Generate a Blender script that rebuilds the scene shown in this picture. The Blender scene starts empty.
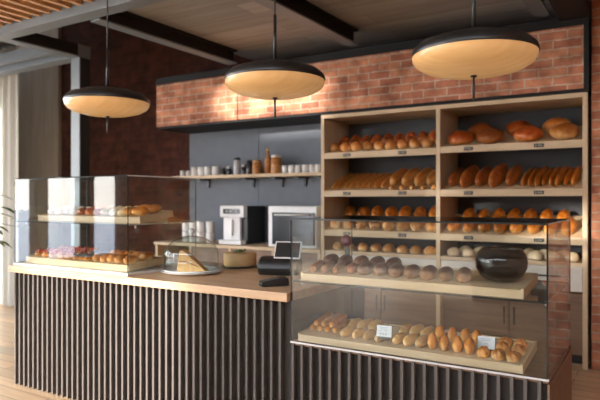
import bpy, bmesh, math, random
from mathutils import Vector, Matrix
random.seed(7)
PI = math.pi
sc = bpy.context.scene
C = sc.collection
R = math.radians

# ------------------------------------------------------------------ materials
def newmat(name):
    m = bpy.data.materials.new(name); m.use_nodes = True
    nt = m.node_tree
    return m, nt, nt.nodes['Principled BSDF']

def N(nt, t, **kw):
    n = nt.nodes.new(t)
    for k, v in kw.items(): setattr(n, k, v)
    return n

def ramp(nt, src, stops):
    r = N(nt, 'ShaderNodeValToRGB')
    e = r.color_ramp.elements
    while len(e) < len(stops): e.new(0.5)
    for i, (p, c) in enumerate(stops):
        e[i].position = p; e[i].color = (*c, 1)
    nt.links.new(src, r.inputs[0])
    return r.outputs[0]

def plain(name, col, rough=0.5, metal=0.0, var=0.0, scale=8, spec=0.5, coat=0.0):
    m, nt, b = newmat(name)
    b.inputs['Roughness'].default_value = rough
    b.inputs['Metallic'].default_value = metal
    b.inputs['Specular IOR Level'].default_value = spec
    b.inputs['Coat Weight'].default_value = coat
    tc = N(nt, 'ShaderNodeTexCoord')
    no = N(nt, 'ShaderNodeTexNoise'); no.inputs['Scale'].default_value = scale
    no.inputs['Detail'].default_value = 3
    nt.links.new(tc.outputs['Object'], no.inputs['Vector'])
    v = var if var else 0.04
    lo = tuple(max(0, c * (1 - v)) for c in col); hi = tuple(min(1, c * (1 + v)) for c in col)
    nt.links.new(ramp(nt, no.outputs['Fac'], [(0.3, lo), (0.7, hi)]), b.inputs['Base Color'])
    return m

def wood(name, light, dark, axis='X', rough=0.5, scale=1.0, planks=None, bump=0.0):
    m, nt, b = newmat(name)
    b.inputs['Roughness'].default_value = rough
    g = N(nt, 'ShaderNodeNewGeometry')
    mp = N(nt, 'ShaderNodeMapping')
    s = {'X': (1.2, 14, 14), 'Y': (14, 1.2, 14), 'Z': (14, 14, 1.2)}[axis]
    mp.inputs['Scale'].default_value = tuple(q * scale for q in s)
    nt.links.new(g.outputs['Position'], mp.inputs['Vector'])
    no = N(nt, 'ShaderNodeTexNoise'); no.inputs['Scale'].default_value = 1.6
    no.inputs['Detail'].default_value = 5; no.inputs['Roughness'].default_value = 0.6
    no.inputs['Distortion'].default_value = 0.6
    nt.links.new(mp.outputs[0], no.inputs['Vector'])
    col = ramp(nt, no.outputs['Fac'], [(0.32, dark), (0.68, light)])
    if planks:
        w, l, gapc = planks
        br = N(nt, 'ShaderNodeTexBrick')
        br.offset = 0.37
        br.inputs['Scale'].default_value = 1.0
        br.inputs['Brick Width'].default_value = l
        br.inputs['Row Height'].default_value = w
        br.inputs['Mortar Size'].default_value = 0.004
        br.inputs['Mortar Smooth'].default_value = 0.3
        br.inputs['Color1'].default_value = (0.75, 0.75, 0.75, 1)
        br.inputs['Color2'].default_value = (1.1, 1.08, 1.05, 1)
        br.inputs['Mortar'].default_value = (*gapc, 1)
        nt.links.new(g.outputs['Position'], br.inputs['Vector'])
        mx = N(nt, 'ShaderNodeMix', data_type='RGBA', blend_type='MULTIPLY')
        mx.inputs[0].default_value = 1.0
        nt.links.new(col, mx.inputs[6]); nt.links.new(br.outputs['Color'], mx.inputs[7])
        col = mx.outputs[2]
    nt.links.new(col, b.inputs['Base Color'])
    return m

def brick(name, c1, c2, mortar, gain=1.0, rot=None):
    m, nt, b = newmat(name)
    b.inputs['Roughness'].default_value = 0.85
    b.inputs['Specular IOR Level'].default_value = 0.25
    g = N(nt, 'ShaderNodeNewGeometry')
    sp = N(nt, 'ShaderNodeSeparateXYZ'); nt.links.new(g.outputs['Position'], sp.inputs[0])
    ad = N(nt, 'ShaderNodeMath', operation='ADD')
    nt.links.new(sp.outputs['X'], ad.inputs[0]); nt.links.new(sp.outputs['Y'], ad.inputs[1])
    cb = N(nt, 'ShaderNodeCombineXYZ')
    nt.links.new(ad.outputs[0], cb.inputs['X']); nt.links.new(sp.outputs['Z'], cb.inputs['Y'])
    no = N(nt, 'ShaderNodeTexNoise'); no.inputs['Scale'].default_value = 22
    no.inputs['Detail'].default_value = 4
    nt.links.new(g.outputs['Position'], no.inputs['Vector'])
    # slightly wobbly courses
    sub = N(nt, 'ShaderNodeVectorMath', operation='SUBTRACT'); sub.inputs[1].default_value = (.5, .5, .5)
    nt.links.new(no.outputs['Color'], sub.inputs[0])
    scl = N(nt, 'ShaderNodeVectorMath', operation='SCALE'); scl.inputs['Scale'].default_value = 0.024
    nt.links.new(sub.outputs[0], scl.inputs[0])
    vadd = N(nt, 'ShaderNodeVectorMath', operation='ADD')
    nt.links.new(cb.outputs[0], vadd.inputs[0]); nt.links.new(scl.outputs[0], vadd.inputs[1])
    br = N(nt, 'ShaderNodeTexBrick')
    br.inputs['Scale'].default_value = 1
    br.inputs['Brick Width'].default_value = 0.235
    br.inputs['Row Height'].default_value = 0.079
    br.inputs['Mortar Size'].default_value = 0.007
    br.inputs['Mortar Smooth'].default_value = 0.25
    br.inputs['Bias'].default_value = -0.1
    br.inputs['Color1'].default_value = (*c1, 1)
    br.inputs['Color2'].default_value = (*c2, 1)
    br.inputs['Mortar'].default_value = (*mortar, 1)
    nt.links.new(vadd.outputs[0], br.inputs['Vector'])
    n2 = N(nt, 'ShaderNodeTexNoise'); n2.inputs['Scale'].default_value = 7
    n2.inputs['Detail'].default_value = 5
    nt.links.new(g.outputs['Position'], n2.inputs['Vector'])
    var = ramp(nt, n2.outputs['Fac'], [(0.3, (.50, .46, .43)), (0.7, (1.25, 1.2, 1.15))])
    mx = N(nt, 'ShaderNodeMix', data_type='RGBA', blend_type='MULTIPLY'); mx.inputs[0].default_value = 1
    nt.links.new(br.outputs['Color'], mx.inputs[6]); nt.links.new(var, mx.inputs[7])
    nt.links.new(mx.outputs[2], b.inputs['Base Color'])
    bp = N(nt, 'ShaderNodeBump'); bp.inputs['Strength'].default_value = 0.5; bp.inputs['Distance'].default_value = 0.012
    bp.invert = True
    nt.links.new(br.outputs['Fac'], bp.inputs['Height'])
    nt.links.new(bp.outputs[0], b.inputs['Normal'])
    return m

def glassmat(name, tint=(0.96, 0.985, 0.98), boost=1.0):
    m = bpy.data.materials.new(name); m.use_nodes = True
    nt = m.node_tree; nt.nodes.clear()
    out = N(nt, 'ShaderNodeOutputMaterial')
    tr = N(nt, 'ShaderNodeBsdfTransparent'); tr.inputs['Color'].default_value = (*tint, 1)
    gl = N(nt, 'ShaderNodeBsdfGlossy'); gl.inputs['Roughness'].default_value = 0.0
    # Schlick reflectance of glass, the same from either side of a thin pane
    lw = N(nt, 'ShaderNodeLayerWeight'); lw.inputs['Blend'].default_value = 0.5
    pw = N(nt, 'ShaderNodeMath', operation='POWER'); pw.inputs[1].default_value = 5
    nt.links.new(lw.outputs['Facing'], pw.inputs[0])
    fr = N(nt, 'ShaderNodeMath', operation='MULTIPLY_ADD'); fr.inputs[1].default_value = 0.96; fr.inputs[2].default_value = 0.04
    nt.links.new(pw.outputs[0], fr.inputs[0])
    mx = N(nt, 'ShaderNodeMixShader')
    # thick faces are crossed twice; halve nothing, a pane has two reflecting faces
    nt.links.new(fr.outputs[0], mx.inputs[0])
    nt.links.new(tr.outputs[0], mx.inputs[1]); nt.links.new(gl.outputs[0], mx.inputs[2])
    nt.links.new(mx.outputs[0], out.inputs[0])
    return m

def crust(name, top, mid, low, rough=0.38, scale=18, coat=0.0, speck=None):
    """Baked crust: darker on top, paler at the base, blotchy."""
    m, nt, b = newmat(name)
    b.inputs['Roughness'].default_value = rough
    b.inputs['Coat Weight'].default_value = coat
    b.inputs['Specular IOR Level'].default_value = 0.3
    tc = N(nt, 'ShaderNodeTexCoord')
    sp = N(nt, 'ShaderNodeSeparateXYZ'); nt.links.new(tc.outputs['Generated'], sp.inputs[0])
    no = N(nt, 'ShaderNodeTexNoise'); no.inputs['Scale'].default_value = scale
    no.inputs['Detail'].default_value = 4
    nt.links.new(tc.outputs['Object'], no.inputs['Vector'])
    a = N(nt, 'ShaderNodeMath', operation='MULTIPLY_ADD')
    a.inputs[1].default_value = 1.5; a.inputs[2].default_value = -0.75
    nt.links.new(no.outputs['Fac'], a.inputs[0])
    s = N(nt, 'ShaderNodeMath', operation='ADD')
    nt.links.new(sp.outputs['Z'], s.inputs[0]); nt.links.new(a.outputs[0], s.inputs[1])
    col = ramp(nt, s.outputs[0], [(0.05, low), (0.42, mid), (0.85, top)])
    oi = N(nt, 'ShaderNodeObjectInfo')
    hs = N(nt, 'ShaderNodeHueSaturation')
    mr = N(nt, 'ShaderNodeMapRange'); mr.inputs['To Min'].default_value = 0.82; mr.inputs['To Max'].default_value = 1.3
    nt.links.new(oi.outputs['Random'], mr.inputs['Value'])
    hs.inputs['Saturation'].default_value = 1.04
    nt.links.new(mr.outputs[0], hs.inputs['Value']); nt.links.new(col, hs.inputs['Color'])
    nt.links.new(hs.outputs[0], b.inputs['Base Color'])
    bp = N(nt, 'ShaderNodeBump'); bp.inputs['Strength'].default_value = 0.35; bp.inputs['Distance'].default_value = 0.004
    nt.links.new(no.outputs['Fac'], bp.inputs['Height']); nt.links.new(bp.outputs[0], b.inputs['Normal'])
    return m

M = {}
M['floor'] = wood('floor planks', (0.68, 0.49, 0.31), (0.55, 0.36, 0.21), 'X', 0.3, 0.8, planks=(0.14, 1.6, (0.30, 0.22, 0.16)))
M['counter'] = wood('counter oak', (0.58, 0.39, 0.23), (0.45, 0.28, 0.155), 'X', 0.36)
M['oak'] = wood('pale oak', (0.62, 0.47, 0.30), (0.52, 0.375, 0.22), 'X', 0.5)
M['oakz'] = wood('pale oak upright', (0.62, 0.47, 0.30), (0.52, 0.375, 0.22), 'Z', 0.5)
M['oak_in'] = wood('oak inside', (0.42, 0.27, 0.14), (0.32, 0.19, 0.09), 'Z', 0.5)
M['walnut'] = wood('walnut doors', (0.23, 0.135, 0.08), (0.14, 0.08, 0.048), 'X', 0.5)
M['slatwood'] = wood('ceiling slat wood', (0.66, 0.40, 0.20), (0.52, 0.28, 0.13), 'Y', 0.45)
M['ceil'] = wood('ceiling boards', (0.37, 0.37, 0.36), (0.28, 0.275, 0.26), 'X', 0.7, 0.5, planks=(0.30, 2.4, (0.55, 0.5, 0.45)))
M['brick'] = brick('red brick', (0.58, 0.265, 0.155), (0.36, 0.135, 0.085), (0.50, 0.41, 0.32))
M['brick_dark'] = brick('dark brick', (0.075, 0.022, 0.013), (0.045, 0.013, 0.008), (0.055, 0.026, 0.018))  # back wall brick with its shade put into the colour
M['concrete'] = wood('board marked concrete', (0.34, 0.27, 0.215), (0.26, 0.205, 0.16), 'Z', 0.8, 0.35)
M['panel'] = plain('blue grey panel', (0.115, 0.135, 0.165), 0.6, var=0.05)
M['shelfback'] = plain('dark grey back', (0.055, 0.06, 0.07), 0.6)
M['steel'] = plain('black steel', (0.016, 0.016, 0.016), 0.6, 0.0, spec=0.2)
M['steel_pale'] = plain('grey painted steel', (0.165, 0.195, 0.215), 0.45)
M['black'] = plain('black plastic', (0.014, 0.015, 0.016), 0.35)
M['slat'] = plain('taupe slat', (0.105, 0.09, 0.08), 0.5, spec=0.3)
M['slatback'] = plain('dark brown backing', (0.026, 0.019, 0.015), 0.7)
M['white'] = plain('white enamel', (0.78, 0.80, 0.82), 0.3)
M['china'] = plain('white china', (0.80, 0.79, 0.77), 0.25)
M['drawer'] = plain('cream drawer front', (0.62, 0.57, 0.49), 0.5)
M['curtain'] = plain('white curtain cloth', (0.82, 0.83, 0.80), 0.9)
_nt = M['curtain'].node_tree
_t = N(_nt, 'ShaderNodeBsdfTranslucent'); _t.inputs['Color'].default_value = (0.85, 0.85, 0.82, 1)
_m = N(_nt, 'ShaderNodeMixShader'); _m.inputs[0].default_value = 0.55
_nt.links.new(_nt.nodes['Principled BSDF'].outputs[0], _m.inputs[1]); _nt.links.new(_t.outputs[0], _m.inputs[2])
_nt.links.new(_m.outputs[0], _nt.nodes['Material Output'].inputs[0])
M['plinth'] = plain('white case base', (0.80, 0.78, 0.74), 0.35)
M['trim'] = plain('aluminium trim', (0.62, 0.61, 0.60), 0.35, 0.3)
M['pave'] = plain('pavement', (0.11, 0.085, 0.065), 0.9)
M['pave_light'] = plain('pale pavement', (0.52, 0.54, 0.58), 0.9)
M['facade'] = plain('street facade', (0.085, 0.06, 0.045), 0.9)
M['facade_post'] = plain('brown window post', (0.10, 0.075, 0.055), 0.7)
M['glass'] = glassmat('clear glass')
M['edge'] = plain('glass edge', (0.025, 0.03, 0.03), 0.6, spec=0.1)
M['edge_bright'] = plain('pale glass edge', (0.55, 0.60, 0.60), 0.1)
M['smoke'] = glassmat('smoked glass', (0.48, 0.46, 0.45))
M['screen'] = plain('dark screen', (0.018, 0.02, 0.022), 0.12)
M['grey'] = plain('grey rubber', (0.10, 0.105, 0.11), 0.5)
M['tag'] = plain('black tag', (0.02, 0.02, 0.018), 0.5)
M['tagink'] = plain('grey tag lettering', (0.34, 0.32, 0.28), 0.6)
M['card'] = plain('white card', (0.72, 0.74, 0.76), 0.6)
M['ink'] = plain('grey print', (0.40, 0.44, 0.50), 0.6)
M['amber'] = plain('amber jar contents', (0.42, 0.18, 0.05), 0.35, var=0.5, scale=40)
M['cork'] = plain('cork', (0.50, 0.34, 0.19), 0.8)
M['darkjar'] = plain('dark jar', (0.035, 0.03, 0.035), 0.2)
M['bottle'] = plain('pale grey bottle', (0.52, 0.55, 0.58), 0.2)
M['leaf'] = plain('leaf', (0.045, 0.10, 0.035), 0.45, var=0.4, scale=6)
M['pot'] = plain('grey pot', (0.35, 0.34, 0.33), 0.7)
M['soil'] = plain('soil', (0.04, 0.03, 0.02), 0.9)
M['redsign'] = plain('dark red disc', (0.075, 0.010, 0.012), 0.5)
M['choc'] = plain('dark chocolate', (0.05, 0.022, 0.014), 0.35, var=0.3)
M['sponge'] = plain('sponge cake', (0.62, 0.38, 0.16), 0.8, var=0.18, scale=60)
M['filling'] = plain('brown filling', (0.22, 0.08, 0.03), 0.6)
M['icing_grey'] = plain('grey blue icing', (0.13, 0.135, 0.15), 0.4, var=0.3)
M['berry'] = plain('red berry glaze', (0.55, 0.075, 0.035), 0.2, var=0.4, scale=30, coat=0.3)
M['herb'] = plain('green herb', (0.07, 0.16, 0.04), 0.6)
M['tin'] = wood('round cake crust', (0.50, 0.33, 0.15), (0.42, 0.26, 0.11), 'X', 0.6)
M['plate'] = plain('pale plate', (0.55, 0.56, 0.56), 0.25)
M['darkplate'] = plain('dark plate', (0.03, 0.03, 0.033), 0.3)
# breads
M['b_gold'] = crust('golden crust', (0.35, 0.115, 0.03), (0.58, 0.27, 0.09), (0.72, 0.50, 0.26))
M['b_orange'] = crust('orange crust', (0.36, 0.105, 0.02), (0.60, 0.25, 0.06), (0.74, 0.48, 0.21))
M['b_pale'] = crust('pale crust', (0.56, 0.32, 0.13), (0.62, 0.40, 0.19), (0.66, 0.48, 0.28))
M['b_brown'] = crust('brown crust', (0.22, 0.06, 0.02), (0.36, 0.12, 0.035), (0.44, 0.20, 0.07))
M['b_dark'] = crust('dark rye crust', (0.095, 0.036, 0.014), (0.17, 0.07, 0.026), (0.25, 0.115, 0.05))
M['b_red'] = crust('red brown crust', (0.28, 0.055, 0.018), (0.42, 0.11, 0.03), (0.52, 0.24, 0.08), coat=0.2)
M['b_cream'] = crust('floury crust', (0.55, 0.42, 0.26), (0.62, 0.50, 0.34), (0.60, 0.48, 0.34), rough=0.7)
M['b_powder'] = crust('sugar dusted', (0.80, 0.76, 0.70), (0.74, 0.66, 0.55), (0.60, 0.42, 0.22), rough=0.8)
M['b_roll'] = crust('chocolate roll crust', (0.25, 0.095, 0.035), (0.34, 0.145, 0.055), (0.40, 0.19, 0.08))
M['b_bag'] = crust('baguette crust', (0.38, 0.15, 0.04), (0.62, 0.33, 0.12), (0.74, 0.52, 0.27))

def lampmat():
    m, nt, b = newmat('amber lamp bowl')
    b.inputs['Base Color'].default_value = (0.66, 0.40, 0.16, 1)
    b.inputs['Roughness'].default_value = 0.22
    tc = N(nt, 'ShaderNodeTexCoord')
    mp = N(nt, 'ShaderNodeMapping'); mp.inputs['Scale'].default_value = (2, 14, 2)
    nt.links.new(tc.outputs['Object'], mp.inputs[0])
    no = N(nt, 'ShaderNodeTexNoise'); no.inputs['Scale'].default_value = 2.5; no.inputs['Detail'].default_value = 4
    nt.links.new(mp.outputs[0], no.inputs['Vector'])
    c = ramp(nt, no.outputs['Fac'], [(0.3, (0.60, 0.345, 0.135)), (0.7, (0.66, 0.40, 0.17))])
    nt.links.new(c, b.inputs['Base Color']); nt.links.new(c, b.inputs['Emission Color'])
    b.inputs['Emission Strength'].default_value = 0.26
    return m
M['lamp'] = lampmat()

# ------------------------------------------------------------------ mesh building
class MB:
    def __init__(s): s.bm = bmesh.new()
    def _add(s, geom, mi):
        for f in geom: f.material_index = mi
    def box(s, x0, x1, y0, y1, z0, z1, mi=0, bev=0.0, mat=None):
        r = bmesh.ops.create_cube(s.bm, size=1)
        vs = r['verts']
        for v in vs:
            v.co = Vector(((x0 + x1) / 2 + v.co.x * (x1 - x0), (y0 + y1) / 2 + v.co.y * (y1 - y0), (z0 + z1) / 2 + v.co.z * (z1 - z0)))
        if mat is not None:
            for v in vs: v.co = mat @ v.co
        fs = set(f for v in vs for f in v.link_faces)
        s._add(fs, mi)
        if bev > 0:
            es = list(set(e for v in vs for e in v.link_edges))
            rr = bmesh.ops.bevel(s.bm, geom=es, offset=bev, segments=2, affect='EDGES', profile=0.6)
            s._add(rr['faces'], mi)
        return s
    def lathe(s, prof, seg=32, c=(0, 0, 0), mi=0, mat=None, smooth=True):
        rings = []
        for (r, z) in prof:
            if r < 1e-6:
                p = Vector((c[0], c[1], c[2] + z))
                rings.append([s.bm.verts.new(mat @ p if mat else p)])
            else:
                ring = []
                for i in range(seg):
                    a = 2 * PI * i / seg
                    p = Vector((c[0] + r * math.cos(a), c[1] + r * math.sin(a), c[2] + z))
                    ring.append(s.bm.verts.new(mat @ p if mat else p))
                rings.append(ring)
        for a, b in zip(rings, rings[1:]):
            if len(a) == 1 and len(b) == 1: continue
            for i in range(seg):
                j = (i + 1) % seg
                if len(a) == 1: q = [a[0], b[j], b[i]]
                elif len(b) == 1: q = [a[i], a[j], b[0]]
                else: q = [a[i], a[j], b[j], b[i]]
                f = s.bm.faces.new(q); f.material_index = mi; f.smooth = smooth
        return s
    def tube(s, p0, p1, r, seg=12, mi=0):
        p0, p1 = Vector(p0), Vector(p1)
        d = p1 - p0; L = d.length
        q = d.to_track_quat('Z', 'Y').to_matrix().to_4x4()
        m = Matrix.Translation(p0) @ q
        return s.lathe([(0, 0), (r, 0), (r, L), (0, L)], seg, mi=mi, mat=m)
    def path(s, pts, radii, seg=10, mi=0):
        """closed tube through pts with a radius each"""
        pts = [Vector(p) for p in pts]
        rings = []
        for i, p in enumerate(pts):
            a = pts[max(0, i - 1)]; b = pts[min(len(pts) - 1, i + 1)]
            q = (b - a).to_track_quat('Z', 'Y').to_matrix()
            rings.append([s.bm.verts.new(p + q @ Vector((radii[i] * math.cos(2 * PI * k / seg), radii[i] * math.sin(2 * PI * k / seg), 0))) for k in range(seg)])
        for a, b in zip(rings, rings[1:]):
            for i in range(seg):
                j = (i + 1) % seg
                f = s.bm.faces.new([a[i], a[j], b[j], b[i]]); f.smooth = True; f.material_index = mi
        for ring, rev in ((rings[0], True), (rings[-1], False)):
            f = s.bm.faces.new(ring[::-1] if rev else ring); f.material_index = mi
        return s
    def prism(s, pts, axis, a0, a1, mi=0, bev=0.0):
        """polygon (2-D) extruded along an axis: 'X' (pts=y,z), 'Y' (pts=x,z), 'Z' (pts=x,y)"""
        def P(p, a): return {'X': Vector((a, p[0], p[1])), 'Y': Vector((p[0], a, p[1])), 'Z': Vector((p[0], p[1], a))}[axis]
        A = [s.bm.verts.new(P(p, a0)) for p in pts]; B = [s.bm.verts.new(P(p, a1)) for p in pts]
        fs = [s.bm.faces.new(A), s.bm.faces.new(B[::-1])]
        n = len(pts)
        for i in range(n):
            j = (i + 1) % n
            fs.append(s.bm.faces.new([A[i], B[i], B[j], A[j]]))
        s._add(fs, mi)
        if bev > 0:
            es = list(set(e for f in fs for e in f.edges))
            rr = bmesh.ops.bevel(s.bm, geom=es, offset=bev, segments=2, affect='EDGES', profile=0.6)
            s._add(rr['faces'], mi)
        return s
    def mesh(s, name, mats):
        bmesh.ops.recalc_face_normals(s.bm, faces=s.bm.faces[:])
        me = bpy.data.meshes.new(name); s.bm.to_mesh(me); s.bm.free()
        for m in (mats if isinstance(mats, (list, tuple)) else [mats]): me.materials.append(M[m] if isinstance(m, str) else m)
        return me
    def build(s, name, mats, parent=None, loc=None, rot=None):
        o = bpy.data.objects.new(name, s.mesh(name, mats)); C.objects.link(o)
        if parent is not None: o.parent = parent
        if loc is not None: o.location = loc
        if rot is not None: o.rotation_euler = rot
        return o

def tag(o, label=None, cat=None, group=None, kind=None):
    if label: o['label'] = label
    if cat: o['category'] = cat
    if group: o['group'] = group
    if kind: o['kind'] = kind
    return o
def thing(name, label, cat, loc=(0, 0, 0), rz=0.0, group=None):
    o = bpy.data.objects.new(name, None); C.objects.link(o)
    o.location = loc; o.rotation_euler = (0, 0, rz); o.empty_display_size = 0.1
    return tag(o, label, cat, group)
def struct(name, mb, mats, label=None):
    o = mb.build(name, mats); o['kind'] = 'structure'
    if label: o['label'] = label
    return o
def copy_tree(o, parent=None):
    c = o.copy(); C.objects.link(c); c.parent = parent
    for ch in list(o.children): copy_tree(ch, c)
    return c
ORD = ['first', 'second', 'third', 'fourth', 'fifth', 'sixth', 'seventh', 'eighth', 'ninth', 'tenth', 'eleventh', 'twelfth', 'thirteenth', 'fourteenth', 'fifteenth', 'sixteenth']

# ------------------------------------------------------------------ the setting
struct('floor', MB().box(-12, 3.5, -6, 6.3, -0.1, 0), 'floor')
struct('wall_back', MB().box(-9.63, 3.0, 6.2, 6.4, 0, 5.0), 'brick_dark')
struct('wall_right', MB().box(-0.50, 3.0, 5.56, 6.2, 0, 3.5), 'brick')
# grey-blue wall panelling behind the back counter, two sheets
struct('trim_panel', MB().box(-5.62, -4.43, 6.15, 6.2, 0, 2.42).box(-4.424, -0.55, 6.15, 6.2, 0, 2.42), 'panel')
# brick clad bulkhead above the shelves with black steel edging
bh = MB().box(-5.60, -4.275, 5.50, 6.19, 2.405, 2.945).box(-4.262, -0.555, 5.50, 6.19, 2.405, 2.945)
struct('wall_bulkhead', bh, 'brick')
fr = MB().box(-5.62, -0.51, 5.515, 6.2, 2.378, 2.404)
fr.box(-0.554, -0.515, 5.485, 6.2, 2.378, 3.25).box(-5.60, -0.51, 5.49, 5.56, 2.946, 3.03)
fr.box(-4.276, -4.261, 5.51, 6.1, 2.40, 2.945)
struct('trim_bulkhead', fr, 'steel')
# ceiling boards, black beams, pale cross beam, wood slats
struct('ceiling', MB().box(-4.39, 3, 3.33, 6.2, 3.22, 3.4), 'ceil')
struct('wall_upper', MB().box(-9.1, -4.39, 3.34, 3.42, 3.24, 5.0), 'facade_post')
struct('ceiling_high', MB().box(-9.4, -4.39, 3.33, 6.2, 5.0, 5.1).box(-4.39, -4.33, 3.33, 6.2, 3.4, 5.0), 'facade_post')
def ibeam_y(x, y0, y1, z0, w=0.13, h=0.16):
    b = MB().box(x - w / 2, x + w / 2, y0, y1, z0, z0 + 0.016, 1)  # lower flange coloured pale, the light on its underside put into the colour
    b.box(x - 0.012, x + 0.012, y0, y1, z0 + 0.017, z0 + h).box(x - w / 2, x + w / 2, y0, y1, z0 + h - 0.016, z0 + h)
    return b
for i, x in enumerate((-4.32, -2.735, -0.885)):
    struct('beam_%s' % 'abc'[i] if False else 'ceiling_beam', ibeam_y(x, 3.49, 5.48, 3.06), ['steel', 'steel_pale'])
struct('ceiling_beam', MB().box(-0.74, -0.50, 3.49, 5.55, 3.0, 3.21), 'steel')
struct('ceiling_beam', MB().box(-11, 3, 3.33, 3.48, 3.075, 3.21), 'steel_pale')
struct('ceiling_beam', MB().box(-5.745, -5.6, 3.49, 4.30, 3.075, 3.09, 1).box(-5.735, -5.61, 3.49, 4.30, 3.09, 3.215), ['steel', 'steel_pale'])  # pale underside again stands for light falling on black steel
sl = MB()
x = -9.0
while x < 2.6:
    sl.box(x, x + 0.046, 2.45, 3.325, 3.15, 3.235)
    x += 0.146
struct('ceiling_slats', sl, 'slatwood')
struct('ceiling_deck', MB().box(-11, 3, 2.45, 3.33, 3.30, 3.36), 'steel')
# steel column and window head beam on the left
struct('steel_column', MB().box(-5.745, -5.6, 4.31, 4.325, 0, 3.07, 1).box(-5.74, -5.605, 4.326, 4.455, 0, 3.07), ['steel', 'steel_pale'])  # front face of the dark column coloured pale as if lit
struct('trim_window_head', MB().box(-11, -5.6, 4.30, 4.46, 3.075, 3.215).box(-11, -5.75, 4.08, 4.14, 3.09, 3.215), 'steel_pale')
struct('concrete_pier', MB().box(-9.62, -8.50, 6.13, 6.19, 0, 5.0), 'concrete')

# left glazed facade (seen only in the reflections of the glass case) and the street
lf = MB()
for a, b in ((4.05, 4.4), (1.6, 1.8), (-0.77, -0.52), (-1.73, -1.42), (-3.0, -2.35)):
    lf.box(-9.12, -8.95, a, b, 0, 3.6)
lf.box(-9.12, -8.95, -3.0, 4.4, 0, 0.42).box(-9.12, -8.95, -3.0, 4.4, 3.25, 3.7)
lf.box(-9.12, -8.95, -3.0, 4.4, 3.7, 5.0).box(-9.75, -9.63, 4.4, 6.4, 0, 5.0).box(-9.63, -9.12, 4.3, 4.4, 0, 5.0)
struct('wall_left', lf, 'facade_post')
struct('wall_front', MB().box(-2.3, 3.5, -3.1, -2.95, 0, 3.2).box(-9.1, -2.3, -3.1, -2.95, 3.75, 4.3), 'facade_post')
struct('ceiling_front', MB().box(-9.1, 3.5, -3.1, 2.44, 4.3, 4.4), 'ceil')
struct('wall_end', MB().box(3.0, 3.1, -2.94, 6.2, 0, 4.3), 'brick')
struct('street_ground', MB().box(-12, 40, -60, -6.01, -0.2, -0.02).box(-80, -12.01, -80, 30, -0.2, -0.02, 1), ['pave', 'pave_light'])
# unseen blocker boxes, added and gapped to let the low sun in as patches
nb = MB()
YB0, YB1 = -10.4, -10.0
def blk(x0, x1, z0, z1): nb.box(x0, x1, YB0, YB1, z0, z1)
H_ = 5.3
blk(-11.7, -11.3, 0, H_); blk(-11.3, -9.35, 2.0, H_); blk(-11.3, -9.35, 0, 1.15)
blk(-9.35, -7.83, 2.4, 4.14); blk(-9.35, -7.83, 4.54, H_); blk(-7.83, -7.75, 2.4, 3.72); blk(-7.83, -7.75, 4.54, H_)
blk(-9.35, -8.15, 2.0, 2.4); blk(-9.35, -8.15, 0, 1.15); blk(-8.15, -6.35, 0, 1.15)
blk(-7.75, -6.57, 2.4, H_); blk(-6.57, -6.42, 2.4, 2.66); blk(-6.57, -6.42, 3.4, H_); blk(-6.42, -6.35, 2.4, H_)
blk(-6.35, -5.8, 0, H_)
blk(-5.8, -5.2, 0, 2.74); blk(-5.8, -5.2, 3.06, H_); blk(-5.2, 3.0, 0, H_)
struct('street_building', nb, 'facade')

# curtain at the window on the far left: pleated cloth on a rail
cu = MB()
pl = []
n = 120
for i in range(n + 1):
    xx = -9.0 + 1.76 * i / n
    pl.append((xx, 4.62 + 0.035 * math.sin(i * 0.62) + 0.012 * math.sin(i * 0.23)))
poly = pl + [(a, b + 0.006) for a, b in reversed(pl)]
cu.prism(poly, 'Z', 0.03, 3.5)
cur = thing('curtain', 'white pleated curtain hanging beside the brown concrete pier', 'curtain', (0, 0, 0))
cu.build('curtain_cloth', 'curtain', cur)
MB().tube((-9.05, 4.62, 3.52), (-7.2, 4.62, 3.52), 0.015).build('curtain_rail', 'steel_pale', cur)

# ------------------------------------------------------------------ bread shelf unit and back counter
SX0, SX1, SXM = -3.146, -0.528, -1.838
SY0, SY1 = 5.53, 6.14
unit = thing('bread_shelf_unit', 'tall pale oak bread shelving of two bays against the back wall', 'shelf unit', (-1.84, 5.83, 0))
def ub(name, mb, mats, parent=unit):
    o = mb.build(name, mats, parent)
    if parent is unit: o.location = (1.84, -5.83, 0)
    return o
T = 0.04
ub('side_panel', MB().box(SX0, SX0 + T, SY0, SY1, 0, 2.333, 0, .002), 'oakz')
ub('side_panel', MB().box(SX1 - T, SX1, SY0, SY1, 0, 2.333, 0, .002), 'oakz')
ub('divider', MB().box(SXM - T / 2, SXM + T / 2, SY0, SY1, 0, 2.333, 0, .002), 'oakz')
ub('top_panel', MB().box(SX0, SX1, SY0, SY1, 2.334, 2.374, 0, .002), 'oak')
ub('back_panel', MB().box(SX0 + T, SX1 - T, SY1 - 0.02, SY1, 0.915, 2.333), 'shelfback')
ub('base_board', MB().box(SX0 + T, SXM - T / 2, SY0 + .01, SY1 - .021, 0.872, 0.905).box(SXM + T / 2, SX1 - T, SY0 + .01, SY1 - .021, 0.872, 0.905), 'oak')
TILT = R(21)
SLOPE = math.tan(TILT)
BAYS = [(SX0 + T, SXM - T / 2), (SXM + T / 2, SX1 - T)]
LIPZ = [[1.959, 1.551, 1.128], [1.968, 1.549, 1.125]]
def tag_plate(x, z, parent):
    t = MB().box(x - .042, x + .042, SY0 - .006, SY0 - .001, z - .017, z + .017, 0, .002).build('price_tag', 'tag', parent)
    t.location = (0, 0, 0)
    g = MB()
    for k, (dx, w, h) in enumerate(((-.026, .007, .016), (-.012, .010, .014), (.004, .007, .016), (.018, .010, .014))):
        g.box(x + dx, x + dx + w, SY0 - .0075, SY0 - .0062, z - h / 2, z + h / 2, 1)
    return t, g
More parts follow.
